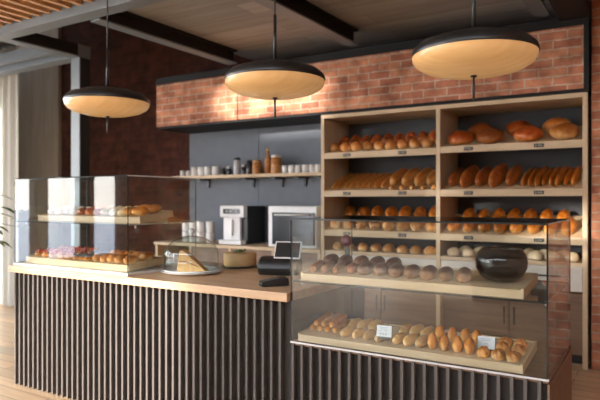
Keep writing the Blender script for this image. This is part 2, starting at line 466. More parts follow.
for bi, (x0, x1) in enumerate(BAYS):
    for k, lz in enumerate(LIPZ[bi]):
        yb = SY0 + 0.50
        m = MB()
        m.prism([(SY0 + .002, lz - .064), (SY0 + .022, lz - .064), (SY0 + .022, lz - .03), (yb, lz - .03 + SLOPE * .48), (yb, lz - .006 + SLOPE * .478), (SY0 + .022, lz - .006), (SY0 + .022, lz), (SY0 + .002, lz)], 'X', x0 + .001, x1 - .001)
        s_ = ub('shelf', m, 'oak')
        for fx in (0.22, 0.72):
            xx = x0 + (x1 - x0) * fx
            p = MB().box(xx - .042, xx + .042, SY0 - .004, SY0 + .0015, lz - .048, lz - .016, 0, .001)
            for (dx, w, h) in ((-.030, .009, .016), (-.016, .004, .004), (-.008, .011, .016), (.010, .011, .016), (.025, .004, .016)):
                p.box(xx + dx, xx + dx + w, SY0 - .0052, SY0 - .0041, lz - .032 - h / 2, lz - .032 + h / 2, 1)
            p.build('price_tag', ['tag', 'tagink'], s_)
# drawers and dark lower doors
for (x0, x1) in BAYS:
    w = (x1 - x0) / 2
    for q in range(2):
        a, b = x0 + q * w + .004, x0 + (q + 1) * w - .004
        d = ub('drawer', MB().box(a, b, SY0 + .012, SY0 + .40, 0.655, 0.868, 0, .003), 'drawer')
        hm = MB().box((a + b) / 2 - .14, (a + b) / 2 + .14, SY0 - .012, SY0 - .002, 0.775, 0.79, 0, .003)
        for sx in (-.12, .12): hm.box((a + b) / 2 + sx - .006, (a + b) / 2 + sx + .006, SY0 - .003, SY0 + .012, 0.778, 0.787)
        hm.build('handle', 'black', d)
        dd = ub('lower_door', MB().box(a, b, SY0 + .10, SY0 + .125, 0.09, 0.648, 0, .002), 'walnut')
        MB().tube(((b if q == 0 else a) + (-.04 if q == 0 else .04), SY0 + .085, .30), ((b if q == 0 else a) + (-.04 if q == 0 else .04), SY0 + .085, .46), .007).build('handle', 'black', dd)
    ub('plinth', MB().box(x0, x1, SY0 + .16, SY0 + .2, 0, 0.085), 'black')

bc = thing('back_counter', 'low oak back counter under the blue grey wall panel, left of the bread shelving', 'counter', (-4.4, 5.83, 0))
def bb(name, mb, mats, parent=bc):
    o = mb.build(name, mats, parent)
    if parent is bc: o.location = (4.4, -5.83, 0)
    return o
bb('worktop', MB().box(-5.66, -3.15, 5.51, 6.14, 0.868, 0.905, 0, .003), 'oak')
for xx in (-5.65, -5.06, -4.43, -3.80, -3.19):
    bb('upright', MB().box(xx, xx + .035, 5.53, 6.13, 0.0, 0.866), 'oak')
bb('back_panel', MB().box(-5.62, -3.17, 6.10, 6.125, 0.05, 0.86), 'walnut')
bb('bottom_board', MB().box(-5.614, -3.19, 5.56, 6.09, 0.06, 0.09), 'oak')
for a, b in ((-5.02, -4.435), (-4.39, -3.805), (-3.76, -3.195)):
    d = bb('cupboard_door', MB().box(a, b, 5.54, 5.56, 0.10, 0.86, 0, .002), 'walnut')
    MB().tube((b - .05, 5.525, .55), (b - .05, 5.525, .72), .007).build('handle', 'black', d)
bb('middle_shelf', MB().box(-5.614, -5.062, 5.56, 6.09, 0.50, 0.525), 'oak')

# wall shelf boards with dark brackets
for (a, b), lab in zip(((-5.67, -4.292), (-4.288, -3.812), (-3.808, -3.16)), ('long oak wall shelf board carrying the white mugs', 'short oak wall shelf board carrying the amber jars', 'oak wall shelf board carrying the row of white espresso cups')):
    w = thing('wall_shelf', lab, 'shelf', ((a + b) / 2, 5.98, 1.735), 0, 'wall shelves over the coffee machine')
    MB().box(-(b - a) / 2, (b - a) / 2, -.14, .165, 0, .037, 0, .002).build('shelf_board', 'oak', w)
    for f in ((.3, .85) if b - a > 1 else (.5,) if b - a < .5 else (.15, .6)):
        xx = -(b - a) / 2 + f * (b - a)
        MB().box(xx - .035, xx + .035, -.06, .165, -.022, -.001).box(xx - .012, xx + .012, .14, .165, -.12, -.02).build('bracket', 'black', w)

# ------------------------------------------------------------------ service counter
CX0, CX1, CY0, CY1 = -4.37, -1.752, 2.70, 3.74
ct = thing('service_counter', 'long service counter with oak top and dark ribbed front', 'counter', (-3.06, 3.2, 0))
def cb_(name, mb, mats, parent=ct):
    o = mb.build(name, mats, parent)
    if parent is ct: o.location = (3.06, -3.2, 0)
    return o
cb_('countertop', MB().box(CX0, CX1, CY0, CY1, 0.885, 0.935, 0, .004), 'counter')
cb_('carcass', MB().box(CX0 + .04, CX1, 2.762, CY1 - .05, 0.0, 0.884), 'slatback')
def slats(x0, x1, z0, z1, pitch=0.0583, y=2.73):
    m = MB()
    x = x0
    while x + .018 <= x1 + .001:
        m.box(x, x + .0155, y, y + .031, z0, z1, 0, .0015)
        x += pitch
    return m
cb_('ribbed_front', slats(CX0 + .035, CX1 - .005, 0.0, 0.884), 'slat')

# glass panes: body clear, edges dark
def pane(x0, x1, y0, y1, z0, z1, edge=1, bright=()):
    m = MB()
    m.box(x0, x1, y0, y1, z0, z1)
    d = (x1 - x0, y1 - y0, z1 - z0)
    thin = d.index(min(d))
    m.bm.normal_update()
    for f in m.bm.faces:
        n = [abs(q) for q in f.normal]
        k = n.index(max(n))
        if k != thin: f.material_index = 2 if (thin == 2 and k == 0) else 1  # horizontal panes: side edges bright, the light they catch put into the colour
    return m
GT = 0.008
def glass_case(root, off, x0, x1, y0, y1, z0, z1, zs, edge='edge'):
    def P(name, mb, mats):
        o = mb.build(name, mats, root); o.location = off; return o
    g = ['glass', 'edge', 'edge_bright']
    P('front_pane', pane(x0, x1, y0, y0 + GT, z0, z1), g)
    P('side_pane', pane(x0, x0 + GT, y0 + GT + .001, y1, z0, z1), g)
    P('side_pane', pane(x1 - GT, x1, y0 + GT + .001, y1, z0, z1), g)
    P('top_pane', pane(x0, x1, y0, y1, z1 + .0005, z1 + GT), g)
    P('shelf_pane', pane(x0 + GT + .001, x1 - GT - .001, y0 + GT + .004, y1, zs - GT, zs), g)
    for px in (x0 + .02, x1 - .02):
        for py in (y0 + .09, y1 - .09):
            P('shelf_pin', MB().tube((px, py, zs - GT - .022), (px, py, zs - GT - .0005), .007), 'trim')

lc = thing('glass_display_case', 'two-tier glass display case standing on the oak counter', 'display case', (-3.7, 3.1, 0.935), 0, None)
o_ = (3.7, -3.1, -0.935)
LX0, LX1, LY0, LY1 = -4.352, -3.062, 2.74, 3.425
b_ = MB().box(LX0 - .004, LX1 + .004, LY0 - .004, LY1 + .004, 0.9355, 0.954, 0, .003).build('base_plate', 'plinth', lc); b_.location = o_
glass_case(lc, o_, LX0, LX1, LY0, LY1, 0.9545, 1.612, 1.285)

rc = thing('glass_display_counter', 'long glass display counter on a dark ribbed base, right of the oak counter', 'display case', (-1.09, 3.1, 0))
o_ = (1.09, -3.1, 0)
RX0, RX1, RY0, RY1 = -1.760 + .012, -0.416, 2.73, 3.48
def rp(name, mb, mats):
    o = mb.build(name, mats, rc); o.location = o_; return o
rp('carcass', MB().box(RX0, RX1 - .004, 2.762, RY1, 0, 0.644), 'slatback')
rp('ribbed_front', slats(RX0 + .006, RX1 - .02, 0, 0.657), 'slat')
rp('end_panel', MB().box(RX1 - .0035, RX1 + .006, 2.735, RY1, 0, 0.644), 'walnut')
rp('case_floor', MB().box(RX0, RX1, RY0 + .009, RY1, 0.645, 0.666, 0, .002), 'walnut')
rp('base_trim', MB().box(RX0, RX1 + .004, RY0 - .004, RY0 + .008, 0.6585, 0.667, 0, .001), 'trim')
glass_case(rc, o_, RX0, RX1, RY0, RY1, 0.668, 1.340, 1.002)

# ------------------------------------------------------------------ trays
def tray(name_label, x0, x1, y0, d, zbot, slope, th, grp=None, rise=0.0):
    t = thing('display_tray', name_label, 'tray', ((x0 + x1) / 2, y0, zbot), 0, grp)
    ang = math.atan(slope)
    w = (x1 - x0) / 2
    b = MB().box(-w, w, 0, d, 0, th, 0, .003)
    # shallow rim round the back and sides
    b.box(-w, w, d - .012, d, th, th + .006).box(-w, -w + .012, 0, d, th, th + .006).box(w - .012, w, 0, d, th, th + .006)
    ob = b.build('tray_board', 'oak', t); ob.rotation_euler = (ang, 0, 0); ob.location = (0, 0, .0005)
    f = MB()
    hz = math.sin(ang) * (d - .05) - .001
    if hz > .004:
        MB().box(-w + .03, w - .03, (d - .05) * math.cos(ang), (d - .03) * math.cos(ang), 0.0005, hz).build('rear_foot', 'oak', t)
    def place(X, Y, dz=0.0):
        """point on the tray top at world X,Y"""
        z = zbot + .0005 + th / math.cos(ang) + (Y - y0) * slope
        return (X, Y, z + .0015 + dz)
    return place, ang
LL, aLL = tray('pale oak tray on the base of the glass case on the oak counter', -4.285, -3.113, 2.80, 0.36, 0.954, .08, .045)
LU, aLU = tray('pale oak tray on the upper shelf of the glass case on the oak counter', -4.262, -3.10, 2.89, 0.33, 1.285, .12, .042)
RL, aRL = tray('pale oak tray on the floor of the long glass display counter', -1.715, -0.524, 2.757, 0.36, 0.666, .09, .038)
RU, aRU = tray('pale oak tray on the upper shelf of the long glass display counter', -1.70, -0.522, 2.762, 0.36, 1.002, .09, .042)

# ------------------------------------------------------------------ breads: meshes
def blob(rx, ry, rz, seg=20, rings=12, flat=0.25, lump=0.06, seed=0, fn=None):
    """bread body: origin at the middle of its flattened base"""
    rnd = random.Random(seed)
    bm = bmesh.new()
    bmesh.ops.create_uvsphere(bm, u_segments=seg, v_segments=rings, radius=1)
    ph = [rnd.uniform(0, 6.28) for _ in range(6)]
    for v in bm.verts:
        c = v.co
        k = 1 + lump * (math.sin(3 * c.x + ph[0]) * math.cos(2.5 * c.y + ph[1]) + 0.6 * math.sin(5 * c.y + 2 * c.z + ph[2]))
        if fn: k *= fn(c)
        x, y, z = c.x * k, c.y * k, c.z * k
        if z < -1 + flat * 2: z = -1 + flat * 2
        v.co = Vector((x * rx, y * ry, z * rz))
    zmin = min(v.co.z for v in bm.verts)
    for v in bm.verts: v.co.z -= zmin
    for f in bm.faces: f.smooth = True
    return bm
def to_mesh(bm, name, mat):
    me = bpy.data.meshes.new(name); bm.to_mesh(me); bm.free(); me.materials.append(M[mat]); return me
def bun_mesh(n, mat, r=.045, h=.034, seed=0): return to_mesh(blob(r, r, h, seed=seed, flat=.18), n, mat)
def score(c, k=5, depth=.10): return 1 - (depth * max(0, math.sin(k * c.y * 2.2 + c.x * 1.2)) ** 6 if c.z > .2 else 0)
def loaf_mesh(n, mat, L, w, h, seed=0, k=5, taper=0.25):
    def fn(c): return score(c, k, .13)
    bm = blob(w, L / 2, h, 24, 22, .15, .03, seed, fn)
    for v in bm.verts:   # fuller ends than an ellipsoid
        t = v.co.y / (L / 2); v.co.y = (L / 2) * math.copysign(abs(t) ** (1 - taper), t)
    return to_mesh(bm, n, mat)
def knot_mesh(n, mat, r, h, seed):
    def fn(c): a = math.atan2(c.y, c.x); return 1 + .10 * math.sin(5 * a + 3 * c.z + seed) * (1 if c.z > -.3 else .3) + .05 * math.sin(9 * a)
    return to_mesh(blob(r, r, h, 30, 16, .2, .05, seed, fn), n, mat)
def disc_loaf_mesh(n, mat, r, w, seed):
    """round flat loaf standing on its rim, face towards +-X side"""
    def fn(c): return 1 + .04 * math.sin(4 * math.atan2(c.z, c.y) + seed)
    return to_mesh(blob(w, r * .85, r, 22, 16, .08, .04, seed, fn), n, mat)
def roll_mesh(n, mat, L, r, seed):
    m = MB()
    prof = [(0, -L / 2), (r * .55, -L / 2), (r * .62, -L / 2 + .003), (r * .66, -L / 2 - .002), (r * .95, -L / 2 + .003), (r, -L / 2 + .012)]
    for i in range(1, 10): prof.append((r * (1 + .05 * math.sin(i * 2.1 + seed)), -L / 2 + .012 + (L - .024) * i / 10))
    prof += [(r, L / 2 - .012), (r * .9, L / 2 - .002), (0, L / 2)]
    mt = Matrix.Translation((0, 0, r)) @ Matrix.Rotation(-PI / 2, 4, 'X')
    m.lathe(prof, 18, mat=mt)
    return m.mesh(n, mat)
def croissant_mesh(n, mat, L, r, seed):
    m = MB(); pts = []; rad = []
    K = 15
    for i in range(K):
        t = i / (K - 1) * 2 - 1
        pts.append((t * L / 2, .35 * L * t * t * .6, r * .95))
        rad.append(max(.12 * r, r * (1 - t * t) ** .6 * (1 + .10 * (i % 2))))
    m.path(pts, rad, 12)
    zmin = min(v.co.z for v in m.bm.verts)
    for v in m.bm.verts: v.co.z = (v.co.z - zmin) * 0.9
    return m.mesh(n, mat)

def put(name, me, loc, rot, label, cat, group, sc_=1.0):
    o = bpy.data.objects.new(name, me); C.objects.link(o)
    if not hasattr(rot, 'order'):   # yaw on the tray first, then the tray's tilt
        rot = (Matrix.Rotation(rot[0], 3, 'X') @ Matrix.Rotation(rot[2], 3, 'Z')).to_euler()
    o.location = loc; o.rotation_euler = rot; o.scale = (sc_, sc_, sc_)
    return tag(o, label, cat, group)
RN = random.Random(3)
J = lambda a: RN.uniform(-a, a)

# --- right case, lower tray
stick = roll_mesh('breadstick', 'b_bag', .20, .0155, 1)
for i, X in enumerate((-1.682, -1.634, -1.586, -1.538)):
    put('breadstick', stick, RL(X, 2.94), (aRL, 0, R(4)), f'thin pale breadstick, {ORD[i]} from the left along the bottom of the breadstick stack', 'breadstick', 'breadsticks stacked on the lower tray')
for i, X in enumerate((-1.658, -1.610, -1.562)):
    put('breadstick', stick, RL(X, 2.945, .0265), (aRL, 0, R(4)), f'thin pale breadstick, {ORD[i]} from the left on top of the breadstick stack', 'breadstick', 'breadsticks stacked on the lower tray')
pale = [loaf_mesh('bread_roll', 'b_pale', .120, .0255, .027, s, 4) for s in (1, 2, 3)]
for i, X in enumerate((-1.447, -1.383, -1.318, -1.251, -1.150, -1.090, -1.027)):
    put('bread_roll', pale[i % 3], RL(X, 2.845 + J(.006)), (aRL, 0, R(-8) + J(.15)), f'pale oval bread roll, {ORD[i]} from the left in the front row of the lower tray', 'bread roll', 'pale rolls on the lower tray', 1 + J(.06))
for i, X in enumerate((-1.475, -1.412, -1.352, -1.175, -1.112, -1.050)):
    put('bread_roll', pale[(i + 1) % 3], RL(X, 2.995 + J(.006)), (aRL, 0, R(-8) + J(.15)), f'pale oval bread roll, {ORD[i]} from the left in the back row of the lower tray', 'bread roll', 'pale rolls on the lower tray', 1.05 + J(.06))
disc = [disc_loaf_mesh('round_loaf', 'b_orange', .041, .024, s) for s in (1, 2)]
for i, X in enumerate((-0.965, -0.905, -0.840, -0.782)):
    put('round_loaf', disc[i % 2], RL(X, 2.82), (aRL, 0, R(14) + J(.15)), f'orange-gold round loaf standing on edge, {ORD[i]} from the left in the front row', 'loaf', 'standing round loaves on the lower tray')
for i, X in enumerate((-0.972, -0.905, -0.840, -0.783)):
    put('round_loaf', disc[(i + 1) % 2], RL(X, 2.955), (aRL, 0, R(14) + J(.15)), f'orange-gold round loaf standing on edge, {ORD[i]} from the left in the back row', 'loaf', 'standing round loaves on the lower tray')
knot = [knot_mesh('knot_bun', 'b_gold', .0305, .028, s) for s in (1, 2, 3)]
for i, (X, Y, lab) in enumerate(((-.710, 2.805, 'golden knotted bun below the white price card, front row'), (-.643, 2.80, 'golden knotted bun, middle of the three in the front row of the lower tray'), (-.575, 2.797, 'golden knotted bun at the front right corner of the lower tray'),
        (-.645, 2.905, 'golden knotted bun in the middle row, beside the white price card'), (-.570, 2.90, 'golden knotted bun in the middle row, at the tray end'),
        (-.650, 2.985, 'golden knotted bun in the back row, beside the white price card'), (-.578, 2.985, 'golden knotted bun at the back right corner of the lower tray'))):
    put('knot_bun', knot[i % 3], RL(X, Y), (aRL, 0, J(1)), lab, 'bun', 'knotted buns on the lower tray', 1 + J(.05))
def price_card(loc, label, ring):
    t = thing('price_card', label, 'card', loc, R(6))
    MB().box(-.040, .040, 0, .002, .012, .070).build('card', 'card', t).rotation_euler = (R(-8), 0, 0)
    MB().box(-.03, .03, -.004, .012, 0, .012, 0, .002).build('card_foot', 'tag', t)
    g = MB()
    for k, (a, b, z) in enumerate(((-.028, .024, .058), (-.022, .018, .050), (-.030, -.01, .041), (0.0, .02, .041))):
        if ring and k > 1: continue
        g.box(a, b, -.0008, -.0002, z, z + .003)
    if ring:
        K = 20
        for i in range(K):
            a0 = 2 * PI * (i / K) ; a1 = 2 * PI * ((i + 1) / K)
            if R(245) < a0 < R(300): continue
            g.prism([(math.cos(a0) * .010, .030 + math.sin(a0) * .010), (math.cos(a1) * .010, .030 + math.sin(a1) * .010), (math.cos(a1) * .0075, .030 + math.sin(a1) * .0075), (math.cos(a0) * .0075, .030 + math.sin(a0) * .0075)], 'Y', -.0008, -.0002)
    else:
        for i, z in enumerate((.022, .022, .022)): g.box(-.022 + i * .014, -.013 + i * .014, -.0008, -.0002, z, z + .010)
    g.build('print_mark', 'ink', t).rotation_euler = (R(-8), 0, 0)
price_card(RL(-1.215, 2.79, .022), 'white price card standing before the pale bread rolls', False)
price_card(RL(-.715, 2.865, .004), 'white price card with a small ring mark before the knotted buns', True)

# --- right case, upper tray
croll = [roll_mesh('chocolate_roll', 'b_roll', .175, .021, s) for s in (1, 2)]
for i, X in enumerate((-1.655, -1.585, -1.515)):
    put('chocolate_roll', croll[i % 2], RU(X, 2.865), (aRU, 0, R(14)), f'long brown chocolate roll, {ORD[i]} from the left in the front row of the upper tray', 'pastry', 'chocolate rolls on the upper tray')
redl = loaf_mesh('sweet_loaf', 'b_red', .12, .032, .028, 4)
put('sweet_loaf', redl, RU(-1.435, 2.87), (aRU, 0, R(16)), 'reddish glazed sweet loaf right beside the chocolate rolls', 'loaf', None)
rye = [loaf_mesh('rye_loaf', 'b_dark', .14, .039, .036, s, 5) for s in (1, 2)]
for i, X in enumerate((-1.35, -1.262, -1.175, -1.088, -1.0, -0.912, -0.82)):
    put('rye_loaf', rye[i % 2], RU(X, 2.865), (aRU, 0, R(8) + J(.1)), f'dark rye loaf, {ORD[i]} from the left in the front row of the upper tray', 'loaf', 'dark rye loaves on the upper tray')
for i, X in enumerate((-1.655, -1.56, -1.46, -1.36, -1.26)):
    put('rye_loaf', rye[(i + 1) % 2], RU(X, 3.03), (aRU, 0, R(6) + J(.1)), f'dark rye loaf, {ORD[i]} from the left in the back row of the upper tray', 'loaf', 'dark rye loaves on the upper tray')
bw = thing('smoked_glass_bowl', 'large smoked dark glass bowl at the end of the upper tray', 'bowl', RU(-.652, 2.90, .0105))
prof = [(0, 0), (.075, 0), (.10, .02), (.118, .055), (.122, .09), (.112, .125), (.09, .15), (.085, .15), (.106, .124), (.116, .09), (.112, .056), (.095, .025), (.07, .006), (0, .006)]
MB().lathe(prof, 40).build('bowl_body', 'smoke', bw)
MB().lathe([(0, .0075), (.062, .0075), (.078, .03), (.07, .05), (.03, .062), (0, .064)], 28).build('chocolate_filling', 'choc', bw)
sg = thing('round_sign', 'small dark red disc sign on a dark post behind the chocolate rolls', 'sign', RU(-1.585, 3.10, .004))
MB().box(-.014, .014, -.006, .006, 0.0, .125, 0, .002).box(-.03, .03, -.02, .02, -.003, .005).build('sign_post', 'black', sg)
MB().lathe([(0, -.004), (.034, -.004), (.034, .004), (0, .004)], 28, mat=Matrix.Translation((0, -.011, .128)) @ Matrix.Rotation(PI / 2, 4, 'X')).build('sign_disc', 'redsign', sg)

# --- left case, lower tray
dan = bun_mesh('berry_tart', 'b_gold', .043, .026, 5)
def berry_top(seed):
    m = MB(); rr = random.Random(seed)
    for k in range(7):
        a = k * 2 * PI / 6; r = .020 if k < 6 else 0
        mt = Matrix.Translation((r * math.cos(a), r * math.sin(a), .040 + (.006 if k == 6 else 0)))
        m.lathe([(0, -.012), (.009, -.009), (.013, 0), (.009, .009), (0, .012)], 10, mat=mt)
    return m.mesh('berry_topping', 'berry')
bt = berry_top(1)
rows = ('front', 'middle', 'back')
for r_ in range(3):
    for i in range(5):
        X = -4.195 + i * .094 + .012 * r_; Y = 2.862 + r_ * .098
        t = put('berry_tart', dan, LL(X, Y), (aLL, 0, J(.5)), f'red berry tart, {ORD[i]} from the left in the {rows[r_]} row of tarts', 'tart', 'red berry tarts on the counter tray')
        c = bpy.data.objects.new('berry_topping', bt); C.objects.link(c); c.parent = t
ecl = loaf_mesh('eclair', 'b_gold', .13, .024, .02, 3, 0)
eic = to_mesh(blob(.0215, .057, .010, 18, 12, .35, .02, 5), 'icing', 'icing_grey')
for r_ in range(2):
    for i in range(3 if r_ == 0 else 4):
        X = -3.712 + i * .062 - .02 * r_; Y = 2.875 + r_ * .15
        t = put('eclair', ecl, LL(X, Y), (aLL, 0, R(-12)), f'eclair with grey icing, {ORD[i]} from the left in the {("front", "back")[r_]} row of eclairs', 'eclair', 'eclairs on the counter tray')
        c = bpy.data.objects.new('icing', eic); C.objects.link(c); c.parent = t; c.location = (0, 0, .026)
gb = [loaf_mesh('golden_bun', 'b_gold', .11, .0345, .034, s, 3) for s in (1, 2, 3)]
for r_ in range(2):
    for i in range(5):
        X = -3.492 + i * .081 + .006 * r_; Y = 2.865 + r_ * .14
        put('golden_bun', gb[(i + r_) % 3], LL(X, Y), (aLL, 0, R(-10) + J(.15)), f'plump golden bun, {ORD[i]} from the left in the {("front", "back")[r_]} row of the counter tray', 'bun', 'golden buns on the counter tray', 1 + J(.05))
# --- left case, upper tray
pw = [bun_mesh('sugared_bun', 'b_powder', .042, .028, s) for s in (1, 2)]
br_ = [knot_mesh('cinnamon_bun', 'b_red', .038, .032, s) for s in (1, 2)]
pl_ = [bun_mesh('cream_bun', 'b_cream', .044, .032, s) for s in (1, 2)]
cr = [croissant_mesh('croissant', 'b_orange', .125, .034, s) for s in (1, 2)]
for r_ in range(2):
    rw = ('front', 'back')[r_]
    for i in range(4): put('sugared_bun', pw[i % 2], LU(-4.165 + i * .092, 2.958 + r_ * .12), (aLU, 0, J(1)), f'white sugar-dusted bun, {ORD[i]} from the left in the {rw} row of the upper tray', 'bun', 'sugared buns on the upper counter tray')
    for i in range(3): put('cinnamon_bun', br_[i % 2], LU(-3.80 + i * .09, 2.958 + r_ * .12), (aLU, 0, J(1)), f'red-brown cinnamon bun, {ORD[i]} from the left in the {rw} row of the upper tray', 'bun', 'cinnamon buns on the upper counter tray', 1.02)
    for i in range(3): put('cream_bun', pl_[i % 2], LU(-3.525 + i * .092, 2.958 + r_ * .12), (aLU, 0, J(1)), f'pale floury bun, {ORD[i]} from the left in the {rw} row of the upper tray', 'bun', 'floury buns on the upper counter tray')
    for i in range(2): put('croissant', cr[i % 2], LU(-3.255 + i * .10, 2.95 + r_ * .125), (aLU, 0, R(62) + J(.2)), f'golden croissant, {("inner", "outer")[i]} one of the {rw} row at the end of the upper tray', 'croissant', 'croissants on the upper counter tray')

# --- shelf breads: placed on the sloping boards
def on_shelf(bay, k, X, s, dz=0.0):
    """X world, s = distance up the slope from the lip"""
    lz = LIPZ[bay][k]
    y = SY0 + .022 + s * math.cos(TILT)
    return (X, y, lz - .006 + s * math.sin(TILT) + dz)
def shelf_put(name, me, bay, k, X, s, rz, label, cat, group, sc_=1.0, lift=0.0, extra=0.0):
    # lift along the board normal
    p = Vector(on_shelf(bay, k, X, s)) + Vector((0, -math.sin(TILT), math.cos(TILT))) * (lift + .003)
    e = (Matrix.Rotation(TILT + extra, 3, 'X') @ Matrix.Rotation(rz, 3, 'Z')).to_euler()
    return put(name, me, p, e, label, cat, group, sc_)
rw3 = ('front', 'middle', 'back')
rb = [bun_mesh('round_bun', m, .0575, .058, s) for s, m in ((1, 'b_gold'), (2, 'b_red'), (3, 'b_brown'))]
x0, x1 = BAYS[0]
for r_ in range(3):
    nb_ = 9
    for i in range(nb_):
        X = x0 + .09 + (x1 - x0 - .17) * (i + (.25 if r_ == 1 else 0)) / (nb_ - .7)
        m_ = rb[0] if r_ == 0 else rb[1] if (i * 5 + r_) % 3 else rb[2]
        shelf_put('round_bun', m_, 0, 0, X, .075 + r_ * .135, J(3), f'round glazed bun, {ORD[i]} from the left in the {rw3[r_]} row of the top left shelf', 'bun', 'round buns on the top shelf', 1 + J(.08))
bag = [loaf_mesh('baguette', 'b_bag', .43, .029, .045, s, 9, .35) for s in (1, 2)]
for i in range(9):
    X = x0 + .11 + i * .071
    shelf_put('baguette', bag[i % 2], 0, 1, X, .235, R(-6) + J(.03), f'slim baguette, {ORD[i]} from the left on the second left-bay shelf', 'baguette', 'slim baguettes on the second shelf', 1 + J(.04))
fat = [loaf_mesh('batard_loaf', 'b_bag', .40, .057, .07, s, 5, .25) for s in (4, 5)]
for i in range(4):
    X = x0 + .765 + i * .134
    shelf_put('batard_loaf', fat[i % 2], 0, 1, X, .275, R(-6) + J(.03), f'fat scored loaf, {ORD[i]} from the left beside the slim baguettes', 'loaf', 'fat loaves on the second shelf', 1 + J(.04))
srl = bun_mesh('small_roll', 'b_bag', .030, .028, 9)
for i in range(5):
    shelf_put('small_roll', srl, 0, 1, x0 + .765 + i * .112, .036, J(2), f'small round roll, {ORD[i]} from the left at the lip under the fat loaves', 'bread roll', 'small rolls on the second shelf')
pt = [loaf_mesh('pointed_loaf', 'b_orange', .205, .062, .075, s, 3, .05) for s in (1, 2)]
for i in range(7):
    X = x0 + .14 + i * .164
    shelf_put('pointed_loaf', pt[i % 2], 0, 2, X, .375, R(0) + J(.1), f'dark-topped pointed loaf, {ORD[i]} from the left at the back of the third left-bay shelf', 'loaf', 'pointed loaves on the third shelf', 1 + J(.05))
rb2 = [bun_mesh('large_bun', 'b_bag', .064, .055, s) for s in (1, 2)]
for i in range(8):
    X = x0 + .10 + i * .1535
    shelf_put('large_bun', rb2[i % 2], 0, 2, X, .08, J(3), f'large golden bun, {ORD[i]} from the left at the front of the third left-bay shelf', 'bun', 'large buns on the third shelf', 1 + J(.07))
    if i < 7: shelf_put('large_bun', rb2[(i + 1) % 2], 0, 2, X + .06, .20, J(3), f'large golden bun, {ORD[i]} from the left in the second row of the third left-bay shelf', 'bun', 'large buns on the third shelf', .95 + J(.07))
for i in range(8):
    X = x0 + .10 + i * .15
    put('plain_bun', rb2[i % 2], (X, 5.66 + J(.02), .9055), (0, 0, J(3)), f'golden bun, {ORD[i]} from the left on the left bay base board above the drawers', 'bun', 'buns above the drawers', .95 + J(.06))
# right bay
x0, x1 = BAYS[1]
big = [blob(.135, .12, .072, 26, 16, .16, .06, s, lambda c: 1 - .06 * max(0, math.sin(6 * c.x)) ** 4) for s in (1, 2)]
bigm = [to_mesh(big[0], 'cob_loaf', 'b_red'), to_mesh(big[1], 'cob_loaf', 'b_brown')]
cobp = to_mesh(blob(.13, .12, .074, 26, 16, .16, .06, 4, lambda c: 1 - .06 * max(0, math.sin(6 * c.x)) ** 4), 'cob_loaf', 'b_gold')
for i, X in enumerate((-1.65, -1.37, -1.03, -0.725)):
    shelf_put('cob_loaf', cobp if i == 3 else bigm[i % 2], 1, 0, X, .12, J(3), ('dark red-brown cob loaf nearest the divider, front row of the top right shelf', 'red-brown cob loaf, second from the divider in the front row, top right shelf', 'red-brown cob loaf, third from the divider in the front row, top right shelf', 'pale gold cob loaf at the front, beside the right side panel')[i], 'loaf', 'cob loaves on the top shelf')
for i, X in enumerate((-1.52, -1.16, -0.82)):
    shelf_put('cob_loaf', cobp if i == 2 else bigm[(i + 1) % 2], 1, 0, X, .36, J(3), ('dark cob loaf in the back row, nearest the divider', 'red-brown cob loaf in the middle of the back row, top right shelf', 'golden cob loaf in the back row, nearest the right side panel')[i], 'loaf', 'cob loaves on the top shelf')
dk = [loaf_mesh('dark_loaf', 'b_brown', .43, .0595, .085, s, 7, .2) for s in (1, 2)]
for i, X in enumerate((-1.715, -1.59, -1.455, -1.315, -1.175)):
    shelf_put('dark_loaf', dk[i % 2], 1, 1, X, .235, R(-6) + J(.03), f'dark seeded long loaf, {ORD[i]} from the divider on the second right-bay shelf', 'loaf', 'dark long loaves on the second shelf', (.86, 1.02, .9, 1.06, .92)[i])
bg2 = [loaf_mesh('short_baguette', 'b_orange', .44, .0255, .058, s, 8, .3) for s in (6, 7)]
for i in range(8):
    X = -1.055 + i * .0595
    shelf_put('short_baguette', bg2[i % 2], 1, 1, X, .245, R(-5) + J(.03), f'golden baguette, {ORD[i]} from the dark loaves on the second right-bay shelf', 'baguette', 'golden baguettes on the second shelf', .9 + .06 * (i % 3))
bt_ = [loaf_mesh('oval_loaf', 'b_orange', .25, .058, .068, s, 4, .12) for s in (1, 2)]
for i in range(8):
    X = x0 + .105 + i * .146
    shelf_put('oval_loaf', bt_[i % 2], 1, 2, X, .14, R(-4) + J(.06), f'oval golden loaf, {ORD[i]} from the divider on the third right-bay shelf', 'loaf', 'oval loaves on the third shelf', 1 + J(.05))
    if i < 7:
        shelf_put('oval_loaf', bt_[(i + 1) % 2], 1, 2, X + .07, .395, R(-4) + J(.08), f'oval golden loaf, {ORD[i]} from the divider in the row behind on the third right-bay shelf', 'loaf', 'oval loaves on the third shelf', .85 + J(.05))
cm = [bun_mesh('floury_roll', 'b_cream', .06, .05, s) for s in (1, 2)]
for i in range(8):
    X = x0 + .10 + i * .15
    put('floury_roll', cm[i % 2], (X, 5.64 + J(.02), .9055), (0, 0, J(3)), f'pale floury roll, {ORD[i]} from the divider in the front row above the drawers', 'bread roll', 'floury rolls above the drawers', 1 + J(.06))
for i in range(7):
    X = x0 + .17 + i * .15
    put('floury_roll', cm[i % 2], (X, 5.78 + J(.02), .9055), (0, 0, J(3)), f'pale floury roll, {ORD[i]} from the divider in the back row above the drawers', 'bread roll', 'floury rolls above the drawers', 1.12 + J(.05))

